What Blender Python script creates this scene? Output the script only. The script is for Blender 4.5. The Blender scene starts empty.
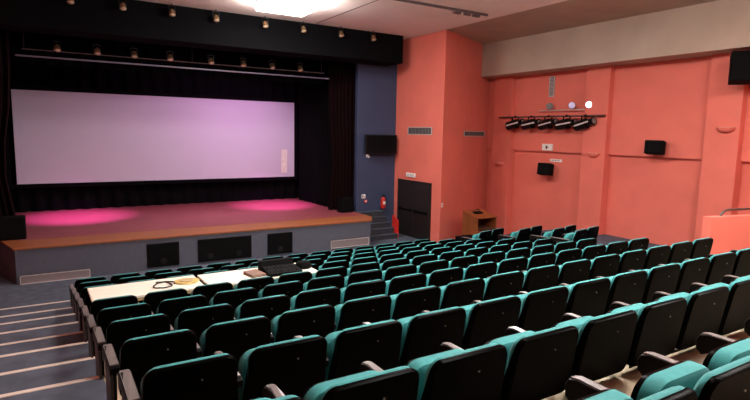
import bpy, bmesh, math, random
from mathutils import Vector, Matrix
random.seed(7)
S = bpy.context.scene
COL = S.collection
PI = math.pi

# ------------------------------------------------------------------ materials
def mat(name, col, rough=0.6, var=0.12, scale=6.0, bump=0.0, bscale=80.0, spec=0.5, metal=0.0, sheen=0.0, emit=None, estr=0.0, coat=0.0):
    m = bpy.data.materials.new(name); m.use_nodes = True
    nt = m.node_tree; b = nt.nodes['Principled BSDF']
    b.inputs['Roughness'].default_value = rough
    b.inputs['Metallic'].default_value = metal
    b.inputs['Specular IOR Level'].default_value = spec
    if sheen: b.inputs['Sheen Weight'].default_value = sheen
    if coat: b.inputs['Coat Weight'].default_value = coat
    tc = nt.nodes.new('ShaderNodeTexCoord')
    n = nt.nodes.new('ShaderNodeTexNoise'); n.inputs['Scale'].default_value = scale; n.inputs['Detail'].default_value = 4
    nt.links.new(tc.outputs['Object'], n.inputs['Vector'])
    r = nt.nodes.new('ShaderNodeValToRGB')
    r.color_ramp.elements[0].position = 0.3; r.color_ramp.elements[1].position = 0.7
    r.color_ramp.elements[0].color = [c*(1-var) for c in col] + [1]
    r.color_ramp.elements[1].color = [min(1, c*(1+var)) for c in col] + [1]
    nt.links.new(n.outputs['Fac'], r.inputs['Fac']); nt.links.new(r.outputs['Color'], b.inputs['Base Color'])
    if bump:
        n2 = nt.nodes.new('ShaderNodeTexNoise'); n2.inputs['Scale'].default_value = bscale
        nt.links.new(tc.outputs['Object'], n2.inputs['Vector'])
        bp = nt.nodes.new('ShaderNodeBump'); bp.inputs['Strength'].default_value = bump; bp.inputs['Distance'].default_value = 0.01
        nt.links.new(n2.outputs['Fac'], bp.inputs['Height']); nt.links.new(bp.outputs['Normal'], b.inputs['Normal'])
    if emit:
        b.inputs['Emission Color'].default_value = list(emit) + [1]; b.inputs['Emission Strength'].default_value = estr
    return m

def plank_mat(name, c1, c2, rough, size):
    m = bpy.data.materials.new(name); m.use_nodes = True
    nt = m.node_tree; b = nt.nodes['Principled BSDF']; b.inputs['Roughness'].default_value = rough
    tc = nt.nodes.new('ShaderNodeTexCoord')
    br = nt.nodes.new('ShaderNodeTexBrick')
    br.inputs['Color1'].default_value = list(c1)+[1]; br.inputs['Color2'].default_value = list(c2)+[1]
    br.inputs['Mortar'].default_value = [c*0.5 for c in c1]+[1]
    br.inputs['Scale'].default_value = 1.0; br.inputs['Mortar Size'].default_value = 0.004
    br.inputs['Brick Width'].default_value = size*9; br.inputs['Row Height'].default_value = size
    nt.links.new(tc.outputs['Object'], br.inputs['Vector'])
    n = nt.nodes.new('ShaderNodeTexNoise'); n.inputs['Scale'].default_value = 3; n.inputs['Detail'].default_value = 5
    mp = nt.nodes.new('ShaderNodeMapping'); mp.inputs['Scale'].default_value = (0.6, 9, 1)
    nt.links.new(tc.outputs['Object'], mp.inputs['Vector']); nt.links.new(mp.outputs['Vector'], n.inputs['Vector'])
    mx = nt.nodes.new('ShaderNodeMix'); mx.data_type = 'RGBA'; mx.blend_type = 'MULTIPLY'; mx.inputs['Factor'].default_value = 0.5
    nt.links.new(br.outputs['Color'], mx.inputs[6]); nt.links.new(n.outputs['Fac'], mx.inputs[7])
    nt.links.new(mx.outputs[2], b.inputs['Base Color'])
    return m

M = {}
M['salmon'] = mat('salmon_paint', (0.67, 0.152, 0.108), 0.75, 0.05, 1.5, 0.15, 60)
M['blue'] = mat('navy_paint', (0.024, 0.036, 0.082), 0.7, 0.08, 1.5, 0.15, 60)
M['ceiling'] = mat('ceiling_white', (0.90, 0.78, 0.73), 0.9, 0.03, 1.0, 0.1, 90)
M['bulkhead'] = mat('bulkhead_tan', (0.42, 0.32, 0.25), 0.85, 0.07, 1.2, 0.1, 70)
M['header'] = mat('header_dark', (0.0025, 0.0024, 0.003), 0.9, 0.15, 2, spec=0.05)
M['black_cloth'] = mat('black_velour', (0.0025, 0.002, 0.0025), 0.95, 0.2, 5, 0, 1, 0.05)
M['red_cloth'] = mat('dark_red_velour', (0.006, 0.0007, 0.0009), 0.95, 0.25, 5, 0, 1, 0.1)
M['screen'] = mat('screen_white', (0.44, 0.40, 0.47), 0.9, 0.02, 0.6)
M['projection_cream'] = mat('cream_projected_light', (0.62, 0.56, 0.48), 0.9, 0.1, 9)
M['stage_floor'] = plank_mat('stage_boards', (0.36, 0.075, 0.088), (0.30, 0.060, 0.074), 0.55, 0.16)
M['edge_warm_spill'] = mat('edge_wood_warm_spill', (0.27, 0.082, 0.026), 0.5, 0.15, 8)
M['fascia'] = mat('grey_carpet_fascia', (0.075, 0.08, 0.105), 0.95, 0.1, 20, 0.3, 300)
M['carpet'] = mat('grey_blue_carpet', (0.062, 0.072, 0.10), 0.95, 0.25, 5, 0.3, 300)
M['nosing'] = mat('cream_nosing', (0.62, 0.52, 0.44), 0.5, 0.08, 10)
M['beige'] = mat('beige_vinyl', (0.40, 0.32, 0.22), 0.6, 0.12, 4, 0.05, 80)
M['grille_grey'] = mat('grille_grey', (0.20, 0.165, 0.165), 0.6, 0.05, 10)
M['frame_light'] = mat('pale_frame', (0.50, 0.44, 0.42), 0.5, 0.05, 10)
M['black'] = mat('black_plastic', (0.003, 0.003, 0.003), 0.45, 0.2, 10, spec=0.25)
M['black_matte'] = mat('black_matte', (0.002, 0.002, 0.002), 0.8, 0.2, 10, spec=0.08)
M['shell'] = mat('seat_shell_black', (0.0012, 0.0012, 0.001), 0.28, 0.2, 10, 0.05, 200, spec=0.3)
M['shell'].node_tree.nodes['Principled BSDF'].inputs['IOR'].default_value = 1.07
M['teal'] = mat('teal_upholstery', (0.025, 0.235, 0.235), 0.85, 0.1, 25, 0.15, 400, sheen=0.1)
M['arm'] = mat('armrest_sheen', (0.17, 0.148, 0.138), 0.3, 0.1, 12)
M['endpanel'] = mat('dark_end_panel', (0.02, 0.014, 0.012), 0.5, 0.15, 8)
M['leg'] = mat('black_standard', (0.003, 0.003, 0.003), 0.5, 0.2, 8, spec=0.12)
M['bolt'] = mat('steel_bolt', (0.35, 0.35, 0.35), 0.35, 0.05, 10, metal=1)
M['table_top'] = mat('cream_table_top', (0.90, 0.86, 0.72), 0.5, 0.03, 4)
M['table_edge'] = mat('tan_table_edge', (0.50, 0.36, 0.17), 0.6, 0.12, 10)
M['mustard'] = mat('mustard_cloth', (0.62, 0.45, 0.14), 0.8, 0.15, 12)
M['brown'] = mat('brown_leather', (0.20, 0.085, 0.04), 0.5, 0.15, 12)
M['door'] = mat('dark_door', (0.013, 0.009, 0.008), 0.45, 0.2, 4)
M['steel'] = mat('brushed_steel', (0.5, 0.5, 0.5), 0.35, 0.05, 20, metal=1)
M['brass'] = mat('brass_lamp', (0.30, 0.18, 0.09), 0.4, 0.1, 20, metal=0.6)
M['lens'] = mat('lamp_lens', (0.6, 0.45, 0.30), 0.25, 0.1, 20)
M['lens_glint'] = mat('bright_lens_glint', (0.9, 0.85, 0.95), 0.3, 0.02, 10, emit=(0.85, 0.75, 1.0), estr=2.2)  # both floodlight lens glows stand in for reflected light
M['lens_glint_dim'] = mat('dim_lens_glint', (0.5, 0.45, 0.6), 0.3, 0.02, 10, emit=(0.55, 0.45, 0.8), estr=0.30)
M['panel_on'] = mat('ceiling_panel_light', (0.9, 0.9, 0.9), 0.5, 0.01, 2, emit=(1.0, 0.94, 0.91), estr=78)
M['red'] = mat('red_enamel', (0.50, 0.02, 0.015), 0.35, 0.08, 10)
M['white'] = mat('white_plastic', (0.75, 0.72, 0.68), 0.5, 0.03, 10)
M['green'] = mat('sign_mark_dark', (0.03, 0.10, 0.06), 0.5, 0.05, 10)
M['lectern'] = mat('lectern_wood', (0.20, 0.052, 0.013), 0.5, 0.18, 5)
M['lectern_in'] = mat('lectern_inner', (0.10, 0.03, 0.012), 0.7, 0.15, 5)
M['rail'] = mat('dark_rail', (0.07, 0.035, 0.03), 0.4, 0.1, 10)
M['grey_vent'] = mat('grey_vent', (0.16, 0.14, 0.14), 0.5, 0.05, 10)
M['vent_dark'] = mat('vent_dark', (0.03, 0.02, 0.02), 0.8, 0.05, 10)
M['tile_step'] = mat('step_grey', (0.022, 0.023, 0.03), 0.8, 0.2, 8)
M['track'] = mat('track_brown', (0.07, 0.045, 0.045), 0.5, 0.1, 10)
M['strip_violet'] = mat('pale_violet_pipe', (0.10, 0.08, 0.12), 0.4, 0.05, 8)

# ------------------------------------------------------------------ mesh helper
class MB:
    def __init__(s): s.bm = bmesh.new()
    def merge(s, b2):
        me = bpy.data.meshes.new('tmp'); b2.to_mesh(me); b2.free(); s.bm.from_mesh(me); bpy.data.meshes.remove(me)
    def box(s, x0, x1, y0, y1, z0, z1, bev=0.0, seg=2, rot=None, pivot=None):
        b = bmesh.new(); bmesh.ops.create_cube(b, size=1)
        for v in b.verts:
            v.co = Vector(((x0+x1)/2+v.co.x*(x1-x0), (y0+y1)/2+v.co.y*(y1-y0), (z0+z1)/2+v.co.z*(z1-z0)))
        if bev: bmesh.ops.bevel(b, geom=b.edges[:], offset=bev, segments=seg, affect='EDGES', profile=0.5)
        if rot is not None:
            p = Vector(pivot if pivot else ((x0+x1)/2, (y0+y1)/2, (z0+z1)/2))
            for v in b.verts: v.co = p + rot @ (v.co-p)
        s.merge(b); return s
    def cyl(s, p0, p1, r0, r1=None, seg=16):
        r1 = r0 if r1 is None else r1
        p0, p1 = Vector(p0), Vector(p1); d = (p1-p0).normalized()
        a = d.orthogonal().normalized(); c = d.cross(a)
        R = [[s.bm.verts.new(p+(a*math.cos(2*PI*i/seg)+c*math.sin(2*PI*i/seg))*r) for i in range(seg)] for p, r in ((p0, r0), (p1, r1))]
        for i in range(seg):
            j = (i+1) % seg; s.bm.faces.new((R[0][i], R[0][j], R[1][j], R[1][i]))
        s.bm.faces.new(R[0][::-1]); s.bm.faces.new(R[1]); return s
    def loft(s, rings, cap=True):
        V = [[s.bm.verts.new(p) for p in r] for r in rings]; n = len(V[0])
        for a, b in zip(V, V[1:]):
            for i in range(n):
                j = (i+1) % n; s.bm.faces.new((a[i], a[j], b[j], b[i]))
        if cap: s.bm.faces.new(V[0][::-1]); s.bm.faces.new(V[-1])
        return s
    def prism(s, pts, z0, z1):
        return s.loft([[(x, y, z0) for x, y in pts], [(x, y, z1) for x, y in pts]])
    def prism_x(s, pts, x0, x1):      # pts in (y,z)
        return s.loft([[(x0, y, z) for y, z in pts], [(x1, y, z) for y, z in pts]])
    def tube(s, pts, r, seg=8):
        pts = [Vector(p) for p in pts]; rings = []
        for i, p in enumerate(pts):
            d = (pts[min(i+1, len(pts)-1)]-pts[max(i-1, 0)]).normalized()
            up = Vector((0, 0, 1)) if abs(d.z) < 0.95 else Vector((1, 0, 0))
            a = d.cross(up).normalized(); c = d.cross(a)
            rings.append([p+(a*math.cos(2*PI*k/seg)+c*math.sin(2*PI*k/seg))*r for k in range(seg)])
        return s.loft(rings)
    def build(s, name, m, parent=None, smooth=False, loc=None, rz=0):
        bmesh.ops.recalc_face_normals(s.bm, faces=s.bm.faces[:])
        me = bpy.data.meshes.new(name); s.bm.to_mesh(me); s.bm.free()
        me.materials.append(m)
        if smooth:
            for p in me.polygons: p.use_smooth = True
            try: me.set_sharp_from_angle(angle=math.radians(40))
            except Exception: pass
        o = bpy.data.objects.new(name, me); COL.objects.link(o)
        if parent: o.parent = parent
        if loc is not None: o.location = loc
        o.rotation_euler.z = rz
        return o

def tag(o, label, cat, group=None, kind=None):
    o['label'] = label; o['category'] = cat
    if group: o['group'] = group
    if kind: o['kind'] = kind
    return o
def thing(name, label, cat, loc=(0, 0, 0), rz=0, group=None):
    o = bpy.data.objects.new(name, None); COL.objects.link(o); o.empty_display_size = 0.1
    o.location = loc; o.rotation_euler = (0, 0, rz)
    return tag(o, label, cat, group)
def struct(o): o['kind'] = 'structure'; return o
def dup(root, loc, rz):
    r = root.copy(); COL.objects.link(r); r.location = loc; r.rotation_euler = (0, 0, rz)
    for ch in list(root.children):
        c = ch.copy(); COL.objects.link(c); c.parent = r
        for g in list(ch.children):
            d = g.copy(); COL.objects.link(d); d.parent = c
    return r

# ------------------------------------------------------------------ key dimensions
EYE = 3.6
CEIL = 6.8
NOS = {9: 11.86, 8: 10.79, 7: 9.81, 6: 8.81, 5: 7.82, 4: 6.92, 3: 5.95, 2: 5.03, 1: 4.05, 0: 3.09, -1: 2.12, -2: 1.10, -3: 0.1, -4: -4.0}
def lvl(i): return 0.185+0.179*(9-i)
XL, XR, YB, YF = -3.8, 14.4, -4.0, 15.8
ALONG = 0.33

# ------------------------------------------------------------------ room shell
struct(MB().box(XL-.2, XR+.2, NOS[9]-.3, 21, -0.3, 0).build('floor', M['carpet']))
for i in range(9, -4, -1):
    y0, y1 = NOS[i-1], NOS[i]
    struct(MB().box(XL, ALONG, y0-.02, y1, -0.3, lvl(i)).build('floor', M['carpet']))
    struct(MB().box(ALONG, 9.5 if i > 2 else XR, y0-.02, y1, -0.3, lvl(i)).build('floor', M['beige']))
    t = struct(MB().box(XL, ALONG-.01, y1-.045, y1+.008, lvl(i)-.03, lvl(i)+.008, .004, 1).build('trim_%d' % (10-i), M['nosing']))
struct(MB().box(9.5, 11.7, NOS[8], 11.3, -.3, .185).build('floor', M['carpet']))
struct(MB().box(9.5, 11.7, 9.75, NOS[8], -.3, .364).build('floor', M['carpet']))
struct(MB().box(9.5, 11.7, 8.75, 9.75, -.3, .543).build('floor', M['carpet']))
struct(MB().box(9.5, 11.7, 7.7, 8.75, -.3, .722).build('floor', M['carpet']))
struct(MB().box(9.5, 11.7, NOS[2], 7.7, -.3, .901).build('floor', M['carpet']))
struct(MB().box(11.7, XR, NOS[2], 11.3, -.3, .655).build('floor', M['carpet']))
# ceiling
struct(MB().box(XL-.2, 10.75, YB-.2, 16.2, CEIL, CEIL+.2).build('ceiling', M['ceiling']))
struct(MB().box(10.75, 13.5, YB-.2, 15.8, CEIL-.004, CEIL+.2).build('ceiling', M['bulkhead']))
struct(MB().box(13.5, XR+.2, YB-.2, 15.5, 5.66, CEIL+.2).build('ceiling', M['bulkhead']))
struct(MB().box(7.05, 7.07, 11.3, 15.0, CEIL-.008, CEIL+.01).build('trim_20', M['track']))
# walls
struct(MB().box(XL-.2, XL, YB, 21, -.3, CEIL+.2).build('wall_left', M['salmon']))
struct(MB().box(XL-.2, XR+.2, YB-.2, YB, -.3, CEIL+.2).build('wall_back', M['salmon']))
struct(MB().prism([(10.75, 13.45), (10.95, 13.56), (10.95, 16.2), (10.75, 16.2)], -.3, CEIL).build('wall_right', M['salmon']))
fx, fy = 0.8984, 0.4391                              # direction of the slanting return wall
struct(MB().prism([(10.75, 13.45), (10.75+fx*4.3, 13.45+fy*4.3), (10.75+fx*4.3-fy*.2, 13.45+fy*4.3+fx*.2), (10.80, 13.72)], -.3, CEIL).build('wall_right_return', M['salmon']))
LEDGE = 3.07
struct(MB().box(XR, XR+.2, YB, 15.6, -.3, 5.8).build('wall_right_side', M['salmon']))
PIL = [(13.85, 14.72), (10.0, 10.80), (6.42, 7.22), (2.6, 3.4), (-1.2, -.4)]
edges = [15.3]+[v for a, b in PIL for v in (b, a)]+[YB]
n = 0
for k in range(0, len(edges), 2):
    n += 1
    struct(MB().box(XR-.11, XR+.01, edges[k+1], edges[k], LEDGE, 5.8).build('wall_right_upper', M['salmon']))
for k, (a, b) in enumerate(PIL):
    struct(MB().box(XR-.30, XR+.01, a, b, -.3, 5.7, .012, 2).build('trim_%d' % (30+k), M['salmon']))
# proscenium wall (blue), header, stage house
struct(MB().box(9.15, 10.78, 16.15, 16.3, -.3, CEIL).build('wall_proscenium', M['blue']))
struct(MB().box(XL, -1.25, 16.15, 16.3, -.3, 5.9).build('wall_proscenium', M['blue']))
struct(MB().box(XL, 10.3, 15.15, 16.15, 5.9, CEIL).build('wall_proscenium_header', M['header']))
struct(MB().box(XL, 11.2, 20.6, 20.8, -.3, CEIL+.2).build('wall_stage_back', M['black_cloth']))
struct(MB().box(11.0, 11.2, 16.2, 20.7, -.3, CEIL+.2).build('wall_stage_right', M['black_cloth']))
struct(MB().box(XL-.2, 11.2, 16.2, 20.7, CEIL, CEIL+.2).build('ceiling', M['black_cloth']))
struct(MB().box(XL-.01, XL+.02, 16.0, 20.7, -.3, CEIL).build('wall_stage_left', M['black_cloth']))

# ------------------------------------------------------------------ stage
SZ = .845
st = thing('stage', 'long raised wooden stage with orange board edge, warm light painted in, and grey carpeted front', 'stage', (4, 14.3, 0))
poly = [(-4.75, 0), (4.7, 0), (5.05, .6), (5.05, 6.2), (-5.6, 6.2), (-5.6, 2.4), (-5.1, 1.4)]
def inset(p, d):
    cx, cy = -.2, 3.1
    return [(x-(d if x > cx else -d), y+(d if y < 1.5 else 0)) for x, y in p]
MB().prism(inset(poly, .03), 0, SZ-.04).build('front_panel', M['fascia'], st)
MB().prism(poly, SZ-.04, SZ-.001).build('edge_warm_spill', M['edge_warm_spill'], st)  # edge board; its wide orange front band paints warm light spill
MB().prism([(x, max(y, 1.0)) for x, y in inset(poly, .06)], SZ-.02, SZ+.002).build('stage_deck', M['stage_floor'], st)
def stage_speaker(x0, x1, cones):
    s = MB().box(x0-4, x1-4, .0, .06, .07, .68, .006, 1).build('vent_panel', M['black_matte'], st)
    for fxx in cones:
        m = MB()
        cx = x0-4+(x1-x0)*fxx
        m.cyl((cx, -.004, .22), (cx, .02, .22), .085, .06, 20)
        m.cyl((cx, -.012, .22), (cx, .0, .22), .025, .035, 12)
        m.build('speaker_cone', M['black'], s, True)
stage_speaker(2.05, 2.83, [.5]); stage_speaker(3.31, 4.77, [.22, .75]); stage_speaker(5.24, 6.0, [.5])
for x0, x1, z0, z1 in ((-.66, .76, .0, .2), (7.24, 8.6, .06, .30)):
    x0 -= 4; x1 -= 4
    g = MB().box(x0, x1, .0, .05, z0, z1).build('vent_grille', M['grille_grey'], st)
    m = MB()
    m.box(x0, x1, -.012, .03, z1-.018, z1); m.box(x0, x1, -.012, .03, z0, z0+.018)
    m.box(x0, x0+.018, -.012, .03, z0, z1); m.box(x1-.018, x1, -.012, .03, z0, z1)
    m.build('grille_frame', M['frame_light'], g)
# steps to the stage
sp = thing('stage_steps', 'short grey carpeted steps between the stage end and the dark doors', 'steps', (9.63, 15.0, 0))
nst = 5
for k in range(nst):
    z1 = SZ*(k+1)/nst
    MB().box(-.55, .53, .23*k, 1.14, z1-SZ/nst, z1-.02).build('step', M['tile_step'], sp)
    MB().box(-.55, .53, .23*k-.02, .23*k+.05, z1-.022, z1+.004, .004, 1).build('step_edge', M['carpet'], sp)
MB().prism_x([(.02, .0), (.02, .60), (.36, .76), (.36, .0)], .535, .585).build('stringer', M['red'], sp)

# ------------------------------------------------------------------ screen and curtains
sc = thing('projection_screen', 'huge wide projection screen glowing pale pink at the back of stage', 'screen', (3.75, 20.0, 1.78))
MB().box(-4.58, 4.71, 0, .03, 0, 2.92).build('screen_surface', M['screen'], sc)
MB().box(4.16, 4.40, -.012, .0, .16, 1.08).build('projected_strip', M['projection_cream'], sc)  # projected picture strip, its light painted as a cream plate
m = MB(); m.box(-4.85, 4.85, -.01, .05, -.13, 0); m.box(-4.85, 4.85, -.01, .05, 2.92, 3.05); m.box(-4.85, -4.72, -.01, .05, 0, 2.92); m.box(4.71, 4.85, -.01, .05, 0, 2.92)
m.build('screen_border', M['black_cloth'], sc)
for x in (-4, 0, 4): MB().cyl((x, .02, 3.05), (x, .02, CEIL-1.78-.002), .005, None, 6).build('suspension_cable', M['black_cloth'], sc)

def curtain(name, p0, p1, z0, z1, amp, waves, material, label, waist=None):
    p0, p1 = Vector((p0[0], p0[1], 0)), Vector((p1[0], p1[1], 0)); d = p1-p0; L = d.length; d.normalize(); nrm = Vector((-d.y, d.x, 0))
    N = int(waves*10); rings = []
    lv = [0, .1, .25, .4, .55, .7, .85, 1]
    for q in lv:
        k = 1.0
        if waist: k = 1-waist*math.exp(-((q-.3)/.22)**2)
        f = []; b = []
        for i in range(N+1):
            u = i/N; o = amp*math.sin(2*PI*waves*u)*(1+.25*math.sin(7.3*u+2*q))
            P = p0+d*(L*u*k)+nrm*o; z = z0+(z1-z0)*q
            f.append((P.x, P.y, z)); P2 = P+nrm*.012; b.append((P2.x, P2.y, z))
        rings.append(f+b[::-1])
    o = MB().loft(rings).build(name, material, None, True)
    return tag(o, label, 'curtain')
curtain('stage_curtain', (9.35, 16.7), (8.35, 16.75), SZ+.012, CEIL-.1, .07, 7, M['red_cloth'], 'dark red curtain leg hanging beside the navy wall', .15)
curtain('stage_curtain', (-1.9, 16.3), (-.66, 16.35), SZ+.012, CEIL-.1, .07, 8, M['red_cloth'], 'dark red curtain leg at the left edge of the stage', .20)
curtain('stage_curtain', (8.75, 16.95), (8.62, 19.9), SZ+.012, CEIL-.1, .06, 9, M['black_cloth'], 'black side curtain running back from red leg to right of screen')
curtain('stage_curtain', (-1.2, 16.7), (-1.25, 19.9), SZ+.012, CEIL-.1, .06, 9, M['black_cloth'], 'black side curtain along the left side of the stage')
curtain('stage_curtain', (-1.6, 20.35), (9.6, 20.35), SZ+.012, CEIL-.1, .06, 24, M['black_cloth'], 'black back curtain hanging behind and below the screen')
curtain('stage_curtain', (-1.12, 17.4), (8.6, 17.4), 5.25, CEIL-.1, .05, 22, M['black_cloth'], 'black valance strip hanging above the screen')

# black cabinets standing on the stage corners
def cab(name, x, y, z, w, d, h, label, rz=0):
    t = thing(name, label, 'speaker', (x, y, z), rz)
    MB().box(-w/2, w/2, -d/2, d/2, 0, h, .015, 2).build('cabinet', M['black_matte'], t)
    MB().box(-w/2+.03, w/2-.03, -d/2-.012, -d/2+.01, .04, h-.04, .006, 1).build('grille', M['black_matte'], t)
    return t
cab('floor_speaker', -.80, 15.6, SZ+.002, .55, .4, .55, 'black speaker box on the left front corner of the stage')
cab('floor_speaker', 8.72, 16.15, SZ+.002, .45, .35, .5, 'small black speaker box at foot of right red curtain')
cab('floor_speaker', 10.95, 12.35, 0, .6, .4, .47, 'low black speaker box on the floor beside the lectern')

# stage lighting
m = MB().box(-.55, 8.2, 16.38, 16.43, 5.33, 5.37, .01, 1)
bar = tag(m.build('lighting_batten', M['strip_violet']), 'long thin pale bar crossing above the stage opening', 'bar')
m = MB()
for x in (-.3, 3.8, 8.0): MB().tube([(x, 16.41, 5.36), (x, 16.46, 5.37), (x, 16.47, 5.45), (x, 16.47, CEIL-.001)], .006, 6).build('hanger', M['black_cloth'], bar)
m = MB().cyl((-.4, 16.4, 5.518), (8.0, 16.4, 5.518), .012, None, 8)
for x in (-.35, 3.75, 7.9): m.cyl((x, 16.4, 5.518), (x, 16.4, CEIL-.001), .004, None, 6)
rl = tag(m.build('lamp_rail', M['track']), 'thin dark rail carrying the lower row of stage lamps', 'rail')
ORD = ['first', 'second', 'third', 'fourth', 'fifth', 'sixth', 'seventh', 'eighth', 'ninth', 'tenth', 'eleventh', 'twelfth', 'thirteenth', 'fourteenth']
def lamp(label, group):
    t = thing('stage_lamp', label, 'lamp', (0, 0, 0), 0, group)
    h = MB(); h.cyl((0, 0, .02), (0, -.05, -.10), .055, .085, 16); h.cyl((0, .02, .05), (0, 0, .02), .03, .055, 16)
    h.build('lamp_housing', M['brass'], t, True)
    MB().cyl((0, -.048, -.096), (0, -.056, -.114), .075, .05, 16).build('lamp_lens', M['lens'], t, True)
    y = MB(); y.box(-.085, -.075, -.03, .03, -.05, .14); y.box(.075, .085, -.03, .03, -.05, .14); y.box(-.085, .085, -.03, .03, .13, .14); y.cyl((0, 0, .13), (0, 0, .192), .015, None, 8)
    y.build('lamp_yoke', M['black'], t)
    return t
L0 = None
for rowname, pts, gy, grp in (('upper', [(.66, 6.61), (1.79, 6.61), (2.95, 6.61), (4.08, 6.61), (5.46, 6.61), (6.63, 6.61), (7.88, 6.61), (9.04, 6.61)], 15.0, 'upper row of header lamps'),
                         ('lower', [(.37, 5.64), (1.29, 5.64), (2.2, 5.64), (3.14, 5.64), (4.29, 5.64), (5.26, 5.64), (6.19, 5.64), (7.14, 5.64)], 16.4, 'lower row of stage lamps')):
    for k, (x, z) in enumerate(pts):
        lab = 'small brass stage lamp, %s from left in the %s row above the stage' % (ORD[k], rowname)
        if L0 is None: L0 = lamp(lab, grp); L0.location = (x, gy, z); continue
        o = dup(L0, (x, gy, z), 0); o['label'] = lab; o['group'] = grp

# ------------------------------------------------------------------ theatre seats
PITCH = .583
BH = .70
def outline(w, z0, z1, r, taper=0.0, n=6, rb=None):
    rb = r if rb is None else rb
    pts = []
    for (cx, cz, a0, rr) in ((w/2-r, z1-r, 0, r), (-w/2+r, z1-r, PI/2, r), (-w/2+rb+taper, z0+rb, PI, rb), (w/2-rb-taper, z0+rb, 1.5*PI, rb)):
        for k in range(n+1):
            a = a0+PI/2*k/n
            pts.append((cx+rr*math.cos(a), cz+rr*math.sin(a)))
    return pts
def scaled(pts, kx, kz, cz):
    return [(x*kx, cz+(z-cz)*kz) for x, z in pts]
def place(pts, y, lean, zp):
    # lean: backward lean measured from zp (y decreases with height)
    return [(x, y-(z-zp)*lean, z) for x, z in pts]
def make_seat(first):
    t = thing('theatre_seat', 'x', 'seat', (0, 0, 0), 0, 'theatre seats')
    lean = .17; zp = BH
    def trap(pts, t): return [(x*(1-t*max(0, (z-.42)/.28)), z) for x, z in pts]
    o1 = trap(outline(.574, .25, BH-.004, .06, .02), .14)
    sh = [place(scaled(o1, .955, .965, .48), -.022, lean, zp), place(o1, -.008, lean, zp), [(x, y+.05*min(1, max(0, (.60-z)/.10)), z) for x, y, z in place(o1, .012, lean, zp)]]
    s_ = MB().loft(sh).build('backrest_shell', M['shell'], t, True)
    b = MB()
    b.cyl((.05, -.022+.02, BH-.115), (.05, -.028+.02, BH-.115), .006, None, 8)
    b.build('bolt', M['bolt'], s_)
    o2 = trap(outline(.558, .27, BH, .085, .03), .11)
    cu = [place(scaled(o2, .985, .985, .48), .010, lean, zp), place(o2, .018, lean, zp), place(o2, .034, lean, zp),
          place(scaled(o2, .96, .965, .48), .046, lean, zp), place(scaled(o2, .80, .84, .48), .056, lean, zp), place(scaled(o2, .4, .5, .48), .062, lean, zp)]
    MB().loft(cu).build('backrest_cushion', M['teal'], t, True)
    # tipped-up seat: upholstered side to the back, pan to the stage
    o3 = outline(.47, .17, .585, .10, .0)
    l2 = .10
    qc = [place(scaled(o3, .45, .5, .39), .20, l2, .38), place(scaled(o3, .85, .86, .39), .207, l2, .38), place(scaled(o3, .97, .975, .39), .225, l2, .38),
          place(o3, .25, l2, .38), place(o3, .30, l2, .38)]
    MB().loft(qc).build('seat_cushion', M['teal'], t, True)
    o4 = outline(.48, .155, .578, .10, .0)
    pc = [place(o4, .302, l2, .38), place(scaled(o4, .97, .97, .38), .33, l2, .38), place(scaled(o4, .8, .8, .38), .345, l2, .38)]
    MB().loft(pc).build('seat_pan', M['shell'], t, True)
    def arm(x, w, end):
        pr = [(.10, .435), (.10, .475), (.15, .488), (.54, .488), (.585, .475), (.605, .44), (.60, .385), (.57, .36), (.52, .385), (.45, .435)]
        a = MB(); a.loft([[(x-w/2, y, z) for y, z in scl(pr, .97)], [(x-w/2+.008, y, z) for y, z in pr], [(x+w/2-.008, y, z) for y, z in pr], [(x+w/2, y, z) for y, z in scl(pr, .97)]])
        ar = a.build('armrest', M['leg'], t, True)
        q = MB(); q.loft([[(x+sx*(w/2-.006), .135, .480+dz), (x+sx*(w/2-.006), .545, .480+dz), (x+sx*(w/2-.012), .578, .472+dz)] + [(x-sx*(w/2-.012), .578, .472+dz), (x-sx*(w/2-.006), .545, .480+dz), (x-sx*(w/2-.006), .135, .480+dz)] for dz, sx in ((0, 1), (.013, 1))])
        q.build('arm_top_sheen', M['arm'], ar)  # pale top layer paints the gloss reflection on the armrest
        g = MB(); g.prism_x([(.16, 0.0), (.16, .03), (.22, .06), (.18, .44), (.40, .44), (.33, .06), (.40, .03), (.40, 0.0)], x-.018, x+.018)
        lg = g.build('leg', M['leg'], t)
        if end:
            e = MB(); e.loft([[(x-w/2, y, z) for y, z in ((.08, .10), (.08, .43), (.42, .43), (.40, .10))], [(x-.015, y, z) for y, z in ((.08, .10), (.08, .43), (.42, .43), (.40, .10))]])
            e.build('end_panel', M['endpanel'], t)
    def scl(pr, k):
        cy = .35; cz = .45
        return [(cy+(y-cy)*k, cz+(z-cz)*k) for y, z in pr]
    arm(PITCH/2, .058, False)
    if first: arm(-PITCH/2+.005, .07, True)
    return t
seatA = make_seat(False); seatB = make_seat(True)
used = set()
def put(first, loc, rz, label, group):
    p = seatB if first else seatA
    if first not in used:
        used.add(first); o = p; o.location = loc; o.rotation_euler = (0, 0, rz)
    else: o = dup(p, loc, rz)
    o['label'] = label; o['group'] = group
def rowphrase(i):
    k = 9-i
    return 'front row nearest the stage' if k == 0 else '%s row from the stage' % ORD[k]
ROT = {-1: 0, 0: 0, 1: .25, 2: 1.1}
for i in range(9, -1, -1):
    a = math.radians(ROT.get(i, 1.2)); Y = 1.963+.97*i
    X0 = .35-.008*i
    for k in range(14):
        s = (k+.5)*PITCH
        nm = '%s from the left aisle' % ORD[k] if k else 'beside the left aisle'
        put(k == 0, (X0+s*math.cos(a), Y+s*math.sin(a), lvl(i)), a, 'teal topped black theatre seat %s, %s' % (nm, rowphrase(i)), 'theatre seats of the main block')
for k in range(1, 7):
    put(False, (.35+(k+.5)*PITCH, .993, lvl(-1)), 0, 'teal tipped-up theatre seat, %s from left in the rearmost row, at lower right' % ORD[k-1], 'theatre seats of the rearmost row')
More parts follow.
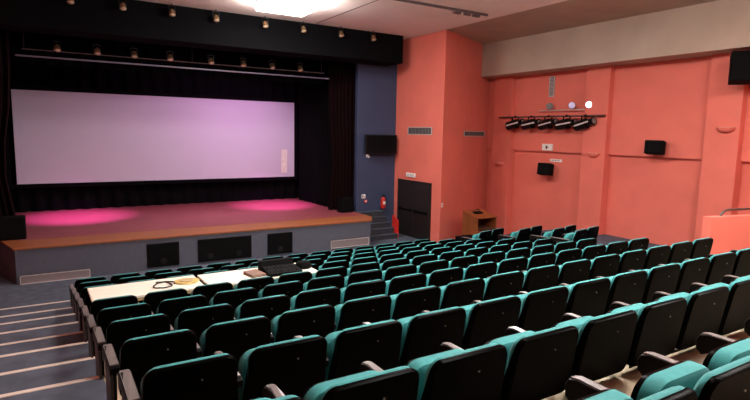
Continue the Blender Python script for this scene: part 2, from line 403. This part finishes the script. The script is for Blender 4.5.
# angled wing seats beyond the right aisle
wa = math.radians(12)
for (x, y, zt, ph) in ((10.69, 10.51, 1.064, 'nearest the lectern'), (11.16, 9.6, 1.243, 'second back from the lectern'), (11.17, 8.55, 1.422, 'third back from the lectern'), (10.64, 7.53, 1.60, 'farthest back from the lectern')):
    z = zt-BH
    for j in (0, 1):
        s = (j+.5)*PITCH
        put(j == 1, (x-s*math.cos(wa), y-s*math.sin(wa), z), wa, 'angled black theatre seat by right wall, %s of pair %s' % ('right' if j == 0 else 'left', ph), 'angled wing seats by the right wall')

# ------------------------------------------------------------------ tables across the seat backs
def table(x0, x1, label):
    t = thing('plank_table', label, 'table', (x0, 7.25, 1.415), math.radians(1.2), 'long cream tables over the seats')
    w = x1-x0
    MB().box(0, w, 0, .67, .012, .045, .006, 2).build('table_top', M['table_top'], t)
    MB().box(.01, w-.01, .006, .03, -.025, .012).build('apron', M['table_edge'], t)
    for x in (.06, w-.12):
        MB().box(x, x+.06, .10, .15, -.514, .012).build('leg', M['table_edge'], t)
    return t
table(.39, 1.775, 'cream topped long table over the seat backs, left one of two')
table(1.825, 3.50, 'cream topped long table over the seat backs, right one under the mixing console')
TZ = 1.462
cable = MB()
pts = []
for k in range(40):
    a = k/39*2.6*PI; r = .10+.035*math.sin(a*1.7)
    pts.append((1.27+r*1.5*math.cos(a), 7.58+r*math.sin(a)*1.15+.02*k/39, TZ+.008+.004*(k % 3 == 0)))
tag(cable.tube(pts, .009, 6).build('coiled_cable', M['black'], None, True), 'loose loop of black cable lying on the left cream table', 'cable')
cl = thing('folded_cloth', 'flat mustard yellow oval cloth on the left cream table', 'cloth', (1.60, 7.62, TZ))
ring = lambda k, z: [(.17*k*math.cos(2*PI*q/28)*(1+.08*math.sin(3*2*PI*q/28)), .15*k*math.sin(2*PI*q/28), z) for q in range(28)]
MB().loft([ring(1, 0), ring(1.02, .008), ring(.97, .016), ring(.6, .018)]).build('cloth_base', M['mustard'], cl, True)
MB().loft([ring(.55, .016), ring(.56, .026), ring(.4, .03)]).build('cloth_fold', M['table_edge'], cl, True)
# mixing console
mc = thing('mixing_console', 'bulky black sound console with knobs at right end of cream table', 'console', (3.0, 7.55, TZ), math.radians(1.2))
MB().prism_x([(-.25, 0), (-.25, .045), (.10, .085), (.14, .15), (.22, .15), (.25, 0)], -.30, .22).build('console_body', M['black_matte'], mc)
kn = None
for a in range(8):
    for b in range(2):
        x = -.26+a*.06; y = -.17+b*.14; z = .045+(y+.25)*.1143
        if kn is None: kn = MB().cyl((0, 0, -.004), (0, 0, .016), .014, .010, 10).build('knob', M['black'], mc); kn.location = (x, y, z)
        else:
            o = kn.copy(); COL.objects.link(o); o.location = (x, y, z)
MB().box(-.27, .19, .137, .147, .125, .14).build('meter_strip', M['grey_vent'], mc)
bag = tag(MB().loft([[(3.36+.13*q*math.cos(2*PI*j/18), 7.92-.14+.12*q*math.sin(2*PI*j/18), TZ+h) for j in range(18)] for q, h in ((.9, 0), (1.05, .03), (1.0, .06), (.7, .10), (.3, .11))]).build('soft_bag', M['black_matte'], None, True), 'small soft black bag lying right of the sound console', 'bag')
bag.location.x = .01; bag.location.y = -.18
nb = thing('brown_folder', 'brown leather folder on table at left of the sound console', 'folder', (2.56, 7.55, TZ), .15)
MB().box(-.11, .11, -.16, .16, 0, .012, .003, 1).build('cover', M['brown'], nb)
MB().box(-.10, .105, -.15, .15, .012, .024, .002, 1).build('page_block', M['nosing'], nb)
MB().box(-.11, .11, -.16, .16, .024, .034, .003, 1).build('cover', M['brown'], nb)

# ------------------------------------------------------------------ ceiling fittings
cl = thing('ceiling_light', 'bright glowing square light panel on the ceiling above the stage front', 'light', (5.28, 12.85, CEIL), 0)
MB().box(-.66, .66, -.66, .66, -.04, 0).build('light_frame', M['white'], cl)
MB().box(-.63, .63, -.63, .63, -.22, -.03, .03, 2).build('diffuser', M['panel_on'], cl)
def more_light(x, y, label):
    o = dup(cl, (x, y, CEIL), 0); o['label'] = label
more_light(6.8, 7.4, 'ceiling light panel above the middle rows')
more_light(3.9, 2.7, 'added unseen ceiling light panel above the rear rows beside the aisle')  # unseen panel, added to brighten the near seats
more_light(9.0, 2.0, 'ceiling light panel above the rear rows near right wall')
tr = thing('ceiling_track', 'dark lighting track with stubby fittings fixed across the ceiling', 'track', (8.6, 11.1, CEIL-.03))
MB().box(-1.7, 1.65, -.02, .02, -.03, .03).build('track_rail', M['track'], tr)
for x in (.6, .95, 1.25):
    MB().box(x-.11, x+.11, -.05, .05, -.10, -.02, .015, 2).build('fitting', M['track'], tr)

# ------------------------------------------------------------------ navy wall fittings
tv = thing('wall_monitor', 'wide black monitor mounted high on the navy wall', 'monitor', (9.98, 15.88, 2.86))
MB().box(-.64, .64, -.03, .05, 0, .66, .012, 2).build('monitor_body', M['black'], tv)
MB().box(-.61, .61, -.034, -.02, .04, .63).build('monitor_screen', M['black_matte'], tv)
MB().box(-.12, .12, .05, .25, .2, .5).build('mounting_bracket', M['black_matte'], tv)
wl = thing('wall_lamp', 'tiny white lamp just under left corner of black monitor', 'lamp', (9.57, 16.15, 2.78))
MB().box(-.05, .05, -.05, 0, -.05, .05, .01, 2).build('base', M['white'], wl)
MB().cyl((0, -.05, 0), (0, -.12, -.03), .035, .045, 16).build('lamp_head', M['white'], wl, True)
sg = thing('safety_sign', 'small white safety notice on navy wall near the extinguisher', 'sign', (9.45, 16.15, 1.36))
MB().box(-.075, .075, -.012, 0, -.07, .07).build('sign_plate', M['white'], sg)
m = MB(); m.box(-.05, -.01, -.016, -.01, -.05, .05); m.box(.02, .05, -.016, -.01, -.04, .0); m.build('sign_mark', M['endpanel'], sg)
cp = thing('call_point', 'small red alarm call point just under white notice', 'alarm', (9.53, 16.155, 1.18))
MB().box(-.055, .055, -.045, 0, -.055, .055, .008, 2).build('housing', M['red'], cp)
MB().box(-.03, .03, -.05, -.04, -.02, .03).build('call_plate', M['white'], cp)
ex = thing('fire_extinguisher', 'red fire extinguisher hanging on navy wall above stage steps', 'fire extinguisher', (10.2, 16.03, .90))
lat = [(.0, 0), (.07, .005), (.085, .03), (.085, .33), (.07, .385), (.03, .415), (.026, .43)]
MB().loft([[(max(r, .004)*math.cos(2*PI*j/20), max(r, .004)*math.sin(2*PI*j/20), z) for j in range(20)] for r, z in lat]).build('cylinder_body', M['red'], ex, True)
m = MB(); m.cyl((0, 0, .42), (0, 0, .47), .03, .025, 12); m.box(-.015, .015, -.11, .03, .47, .49); m.box(-.015, .015, -.10, .02, .505, .52)
m.build('valve_handle', M['black'], ex)
m = MB(); m.tube([(.03, 0, .45), (.10, -.01, .44), (.12, -.01, .30), (.10, -.01, .12)], .012); m.build('hose', M['black'], ex)
MB().box(-.05, .05, -.09, -.08, .16, .27).build('paper_label', M['white'], ex)
MB().box(-.06, .06, .07, .12, .1, .35).build('wall_bracket', M['steel'], ex)

# ------------------------------------------------------------------ double doors and fittings of the door wall
d1 = MB(); d1.box(10.70, 10.76, 13.93, 14.0, 0, 1.98); d1.box(10.70, 10.76, 15.86, 15.79, 0, 1.98); d1.box(10.70, 10.76, 13.93, 15.86, 1.91, 1.98)
door = struct(MB().box(10.735, 10.76, 13.98, 15.82, 0, 1.93).build('door_1', M['black_matte']))
d1.build('door_frame', M['door'], door)
for y0, y1 in ((14.0, 14.895), (14.905, 15.79)):
    lf = MB().box(10.712, 10.745, y0, y1, .01, 1.91, .005, 1).build('door_leaf', M['door'], door)
    m = MB(); m.box(10.660, 10.685, y0+.08, y1-.08, .93, .975, .008, 2); m.box(10.66, 10.715, y0+.08, y0+.13, .90, 1.0); m.box(10.66, 10.715, y1-.13, y1-.08, .90, 1.0)
    m.build('push_bar', M['leg'], lf)
es = thing('exit_sign', 'small pale exit light fixed above the dark double doors', 'sign', (10.75, 15.1, 2.15))
MB().box(-.06, 0, -.25, .25, -.06, .08, .01, 2).build('sign_box', M['white'], es)
m = MB(); m.box(-.066, -.055, -.06, .0, -.03, .05); m.box(-.066, -.055, -.2, -.1, -.02, .03); m.box(-.066, -.055, .06, .2, -.02, .03); m.build('sign_mark', M['frame_light'], es)
def vent(name, label, loc, rz, w, h, vertical=False):
    t = thing(name, label, 'vent', loc, rz)
    MB().box(-w/2, w/2, -.012, 0, -h/2, h/2).build('vent_back', M['vent_dark'], t)
    f = MB(); f.box(-w/2, w/2, -.03, 0, h/2-.025, h/2); f.box(-w/2, w/2, -.03, 0, -h/2, -h/2+.025); f.box(-w/2, -w/2+.025, -.03, 0, -h/2, h/2); f.box(w/2-.025, w/2, -.03, 0, -h/2, h/2)
    f.build('vent_frame', M['frame_light'], t)
    f = MB()
    if vertical:
        n = 14
        for k in range(n): f.box(-w/2+.025, w/2-.025, -.02, -.01, -h/2+.03+k*(h-.06)/n, -h/2+.03+k*(h-.06)/n+.02)
    else:
        n = 16
        for k in range(n): f.box(-w/2+.03+k*(w-.06)/n, -w/2+.03+k*(w-.06)/n+.022, -.022, -.01, -h/2+.025, h/2-.025)
    f.build('louvre', M['frame_light' if vertical else 'grey_vent'], t)
vent('air_vent', 'grey louvred vent on salmon wall high above the doors', (10.75, 14.68, 3.68), -PI/2, 1.35, .26)
fa = math.atan2(fy, fx)
vent('air_vent', 'dark louvred vent on slanting salmon wall right of the doors', (10.75+fx*2.6, 13.45+fy*2.6, 3.62), fa, 1.9, .19)
vent('wall_vent', 'upright grey slatted vent high on right wall above the spotlights', (XR-.11, 12.25, 5.2), -PI/2, .22, .66, True)
sw = thing('light_switch', 'small white switch plate on slanting wall right of the doors', 'switch', (10.75+fx*.12, 13.45+fy*.12, 1.30), fa)
MB().box(-.06, .06, -.015, 0, -.07, .07, .006, 2).build('switch_plate', M['white'], sw)
MB().box(-.02, .02, -.025, -.012, -.03, .03).build('rocker', M['frame_light'], sw)

# ------------------------------------------------------------------ lectern
le = thing('lectern', 'orange brown wooden lectern with sloping top and open shelf by wall', 'lectern', (11.72, 12.65, 0))
w2, d2 = .40, .35
side = [(-d2, 0), (-d2, .99), (d2, 1.14), (d2, 0)]
MB().prism_x(side, -w2, -w2+.025).build('side_panel', M['lectern'], le)
MB().prism_x(side, w2-.025, w2).build('side_panel', M['lectern'], le)
MB().box(-w2+.025, w2-.025, d2-.025, d2, 0, 1.13).build('front_panel', M['lectern'], le)
MB().prism_x([(-d2-.02, .985), (-d2-.02, 1.01), (d2+.01, 1.165), (d2+.01, 1.14)], -w2-.015, w2+.015).build('top', M['lectern'], le)
MB().box(-w2+.025, w2-.025, -d2+.02, d2-.025, .62, .64).build('shelf', M['lectern_in'], le)
MB().box(-w2+.025, w2-.025, -d2+.01, d2-.025, .0, .06).build('plinth', M['lectern'], le)
MB().box(-w2+.025, w2-.025, d2-.04, d2-.026, .06, 1.1).build('inner_back', M['lectern_in'], le)
MB().box(-w2+.025, w2-.025, -d2, -d2+.02, .06, .60).build('lower_panel', M['lectern'], le)
mic = thing('desk_microphone', 'dark folded microphone lying on the lectern top', 'microphone', (11.70, 12.70, 1.098)); mic.rotation_euler.x = .21
MB().box(-.16, .16, -.07, .10, 0, .035, .01, 2).build('base', M['black_matte'], mic)
MB().tube([(.05, 0, .03), (.08, .03, .09), (.0, .05, .12), (-.08, .05, .11)], .012).build('gooseneck', M['black'], mic)

# ------------------------------------------------------------------ right wall fittings
def wall_speaker(name, label, x, y, z, w, d, h, rz, tilt):
    t = thing(name, label, 'speaker', (x, y, z), rz)
    r = Matrix.Rotation(tilt, 3, 'X')
    MB().box(-w/2, w/2, -d/2, d/2, -h/2, h/2, .02, 2, r, (0, 0, 0)).build('cabinet', M['black_matte'], t)
    MB().box(-w/2+.03, w/2-.03, -d/2-.015, -d/2+.01, -h/2+.03, h/2-.03, .008, 1, r, (0, 0, 0)).build('grille', M['black_matte'], t)
    MB().box(-.04, .04, 0, d/2+.18, -.04, .04).build('bracket', M['black'], t)
    return t
wall_speaker('wall_speaker', 'small black speaker under two white signs on the right wall', 14.05, 12.12, 2.50, .44, .34, .38, -PI/2+.35, -.18)
wall_speaker('wall_speaker', 'black speaker on right wall above the shadow ledge between pilasters', 14.02, 8.42, 3.34, .46, .36, .36, -PI/2+.35, -.1)
wall_speaker('loudspeaker', 'large black loudspeaker on the nearest pilaster under the ceiling bulkhead', 13.72, 6.15, 5.22, .8, .5, .68, -PI/2+.5, -.1)
es2 = thing('exit_sign', 'white exit sign with dark figure on right wall above small speaker', 'sign', (XR-.11, 12.28, 3.22), -PI/2)
MB().box(-.21, .21, -.05, 0, -.11, .11, .008, 2).build('sign_box', M['white'], es2)
m = MB(); m.box(-.05, .01, -.056, -.045, -.06, .05); m.box(.0, .05, -.056, -.045, -.02, .02); m.build('sign_mark', M['endpanel'], es2)
s3 = thing('wall_label', 'narrow white label strip between exit sign and small speaker', 'sign', (XR, 12.0, 2.79), -PI/2)
MB().box(-.24, .24, -.014, 0, -.045, .045).build('label_plate', M['white'], s3)
m = MB()
for k in range(5): m.box(-.17+k*.07, -.13+k*.07, -.018, -.01, -.015, .02)
m.build('label_mark', M['grey_vent'], s3)
for (y, z, nm) in ((14.28, 2.60, 'farthest pilaster beside the lectern'), (10.36, 3.10, 'middle pilaster right of the spotlights'), (6.72, 3.88, 'nearest pilaster above the handrail')):
    t = thing('wall_sconce', 'half-moon salmon uplight on the %s' % nm, 'light', (XR-.30, y, z), -PI/2, 'half-moon wall uplights')
    rings = []
    for q in range(7):
        a = q/6*PI/2; r = .22*math.cos(a); zz = -.14*math.sin(a)
        rings.append([(max(r, .01)*math.cos(PI+PI*j/14), .75*max(r, .01)*math.sin(PI+PI*j/14), zz) for j in range(15)])
    MB().loft(rings).build('sconce_bowl', M['salmon'], t, True)
    MB().loft([[(.20*math.cos(PI+PI*j/14), .15*math.sin(PI+PI*j/14)-.004, zz) for j in range(15)] for zz in (.001, .006)]).build('sconce_glass', M['frame_light'], t)
# spotlights on the wall bar
lb = thing('spotlight_bar', 'black horizontal pipe bracketed to right wall carrying the spotlights', 'bar', (14.0, 12.1, 4.22))
MB().cyl((0, -2.1, 0), (0, 2.2, 0), .028, None, 12).build('pipe', M['rail'], lb, True)
for y in (-1.9, 0, 2.0):
    MB().box(0, .345, y-.02, y+.02, -.02, .02).build('bracket', M['rail'], lb)
def spot(y, label, tilt, dx):
    t = thing('profile_spotlight', label, 'spotlight', (13.98, y, 4.2), dx, 'black profile spotlights on the wall bar')
    r = Matrix.Rotation(tilt, 3, 'X')
    def T(p): v = r @ Vector(p); return (v.x, v.y, v.z-.22)
    m = MB(); m.cyl(T((0, .33, 0)), T((0, -.06, 0)), .15, .165, 18); m.cyl(T((0, -.06, 0)), T((0, -.30, 0)), .095, .105, 18)
    m.build('barrel', M['black'], t, True)
    MB().cyl(T((0, -.30, 0)), T((0, -.34, 0)), .115, .115, 18).build('lens_rim', M['black_matte'], t, True)
    MB().cyl(T((0, -.338, 0)), T((0, -.345, 0)), .09, .085, 18).build('lens', M['grey_vent'], t, True)
    m = MB(); m.box(-.165, -.15, -.025, .025, -.22, .0); m.box(.15, .165, -.025, .025, -.22, .0); m.box(-.165, .165, -.025, .025, -.01, .005); m.box(-.03, .03, -.035, .035, .0, .06)
    m.build('yoke', M['black'], t)
    m = MB(); m.box(-.172, -.150, -.25, .28, -.22-.022, -.22+.022, .004, 1, r, (0, 0, -.22)); m.build('side_highlight', M['frame_light'], t)  # pale strip paints the highlight streak along the barrel
    return t
for k, (y, tl, dz) in enumerate(((13.5, -.22, .06), (12.78, -.18, .05), (12.06, -.2, -.04), (11.34, -.16, .06), (10.66, -.26, -.06))):
    spot(y, 'black profile spotlight on wall bar, %s from the lectern end' % ORD[k], tl, dz)
ub = thing('flood_rail', 'thin pale rail above the spotlights holding three small floodlights', 'rail', (14.12, 11.3, 4.42))
MB().cyl((0, -1.0, 0), (0, 1.3, 0), .014, None, 8).build('rail_pipe', M['frame_light'], ub)
for y in (-.9, 1.2): MB().box(0, .225, y-.015, y+.015, -.015, .015).build('bracket', M['frame_light'], ub)
for y, mm, lab in ((12.15, 'grey_vent', 'unlit small grey floodlight on pale rail, farthest of three'), (11.28, 'lens_glint_dim', 'small floodlight with dim painted lens reflection on pale rail, middle of three'), (10.66, 'lens_glint', 'small floodlight with bright painted lens reflection on pale rail, nearest of three')):
    t = thing('floodlight', lab, 'floodlight', (14.10, y, 4.435), -PI/2+.75, 'small floodlights on the pale rail')
    m = MB(); m.cyl((0, .10, .12), (0, -.06, .12), .07, .11, 18); m.cyl((0, 0, 0), (0, 0, .06), .02, None, 8)
    m.build('housing', M['grey_vent'], t, True)
    MB().cyl((0, -.058, .12), (0, -.07, .12), .10, .085, 18).build('lens', M[mm], t, True)

# parapet beside the seats, with hand rail
pa = struct(MB().prism([(9.5, 4.75), (XR, 3.62), (XR, 3.47), (9.47, 4.60)], .6, 2.29).build('wall_parapet', M['salmon']))
hr = thing('handrail', 'dark metal handrail along the top of low salmon parapet', 'handrail', (9.8, 4.62, 2.29))
MB().tube([(0, 0, 0), (.04, -.01, .07), (.10, -.025, .10), (.18, -.04, .107), (2.3, -.55, .12), (4.4, -1.03, .13)], .022, 10).build('rail', M['rail'], hr, True)
for x in (1.5, 3.2):
    MB().cyl((x, -.35-.24*(x-1.5), 0), (x, -.35-.24*(x-1.5), .115), .012, None, 8).build('post', M['rail'], hr)

# ------------------------------------------------------------------ lights
def light(kind, name, loc, energy, col, target=None, **kw):
    l = bpy.data.lights.new(name, kind); l.energy = energy; l.color = col
    for k, v in kw.items(): setattr(l, k, v)
    o = bpy.data.objects.new(name, l); COL.objects.link(o); o.location = loc
    if target is not None:
        o.rotation_euler = (Vector(target)-Vector(loc)).to_track_quat('-Z', 'Y').to_euler()
    return o
light('SPOT', 'stage_wash', (6.2, 16.9, 4.6), 420, (.92, .47, .90), (5.6, 20, 2.2), spot_size=math.radians(150), spot_blend=.6, shadow_soft_size=.3)
light('SPOT', 'magenta_spot_a', (1.0, 17.0, 5.2), 3000, (1, .22, 1), (.78, 18.6, SZ), spot_size=math.radians(46), spot_blend=1, shadow_soft_size=.1)
light('SPOT', 'magenta_spot_b', (7.0, 17.0, 5.2), 2700, (1, .23, 1), (7.1, 18.75, SZ), spot_size=math.radians(44), spot_blend=1, shadow_soft_size=.1)

w = bpy.data.worlds.new('World'); S.world = w; w.use_nodes = True
w.node_tree.nodes['Background'].inputs[0].default_value = (.02, .018, .018, 1)
w.node_tree.nodes['Background'].inputs[1].default_value = .3

# ------------------------------------------------------------------ camera
yaw, pit, rol = math.radians(31.5915), math.radians(7.2026), math.radians(1.0884)
f = Vector((math.sin(yaw)*math.cos(pit), math.cos(yaw)*math.cos(pit), -math.sin(pit)))
rt = Vector((math.cos(yaw), -math.sin(yaw), 0)); up = rt.cross(f)
c, s = math.cos(rol), math.sin(rol)
r2 = c*rt+s*up; u2 = -s*rt+c*up
cam = bpy.data.cameras.new('camera'); cam.sensor_width = 36; cam.lens = 534.63/750*36; cam.clip_start = .05
co = bpy.data.objects.new('camera', cam); COL.objects.link(co)
mw = Matrix.Identity(4)
for k in range(3):
    mw[k][0] = r2[k]; mw[k][1] = u2[k]; mw[k][2] = -f[k]
mw[0][3], mw[1][3], mw[2][3] = 0, 0, EYE
co.matrix_world = mw
S.camera = co
S.view_settings.view_transform = 'Standard'; S.view_settings.look = 'None'
S.view_settings.exposure = 0; S.view_settings.gamma = 1; S.view_settings.use_curve_mapping = False
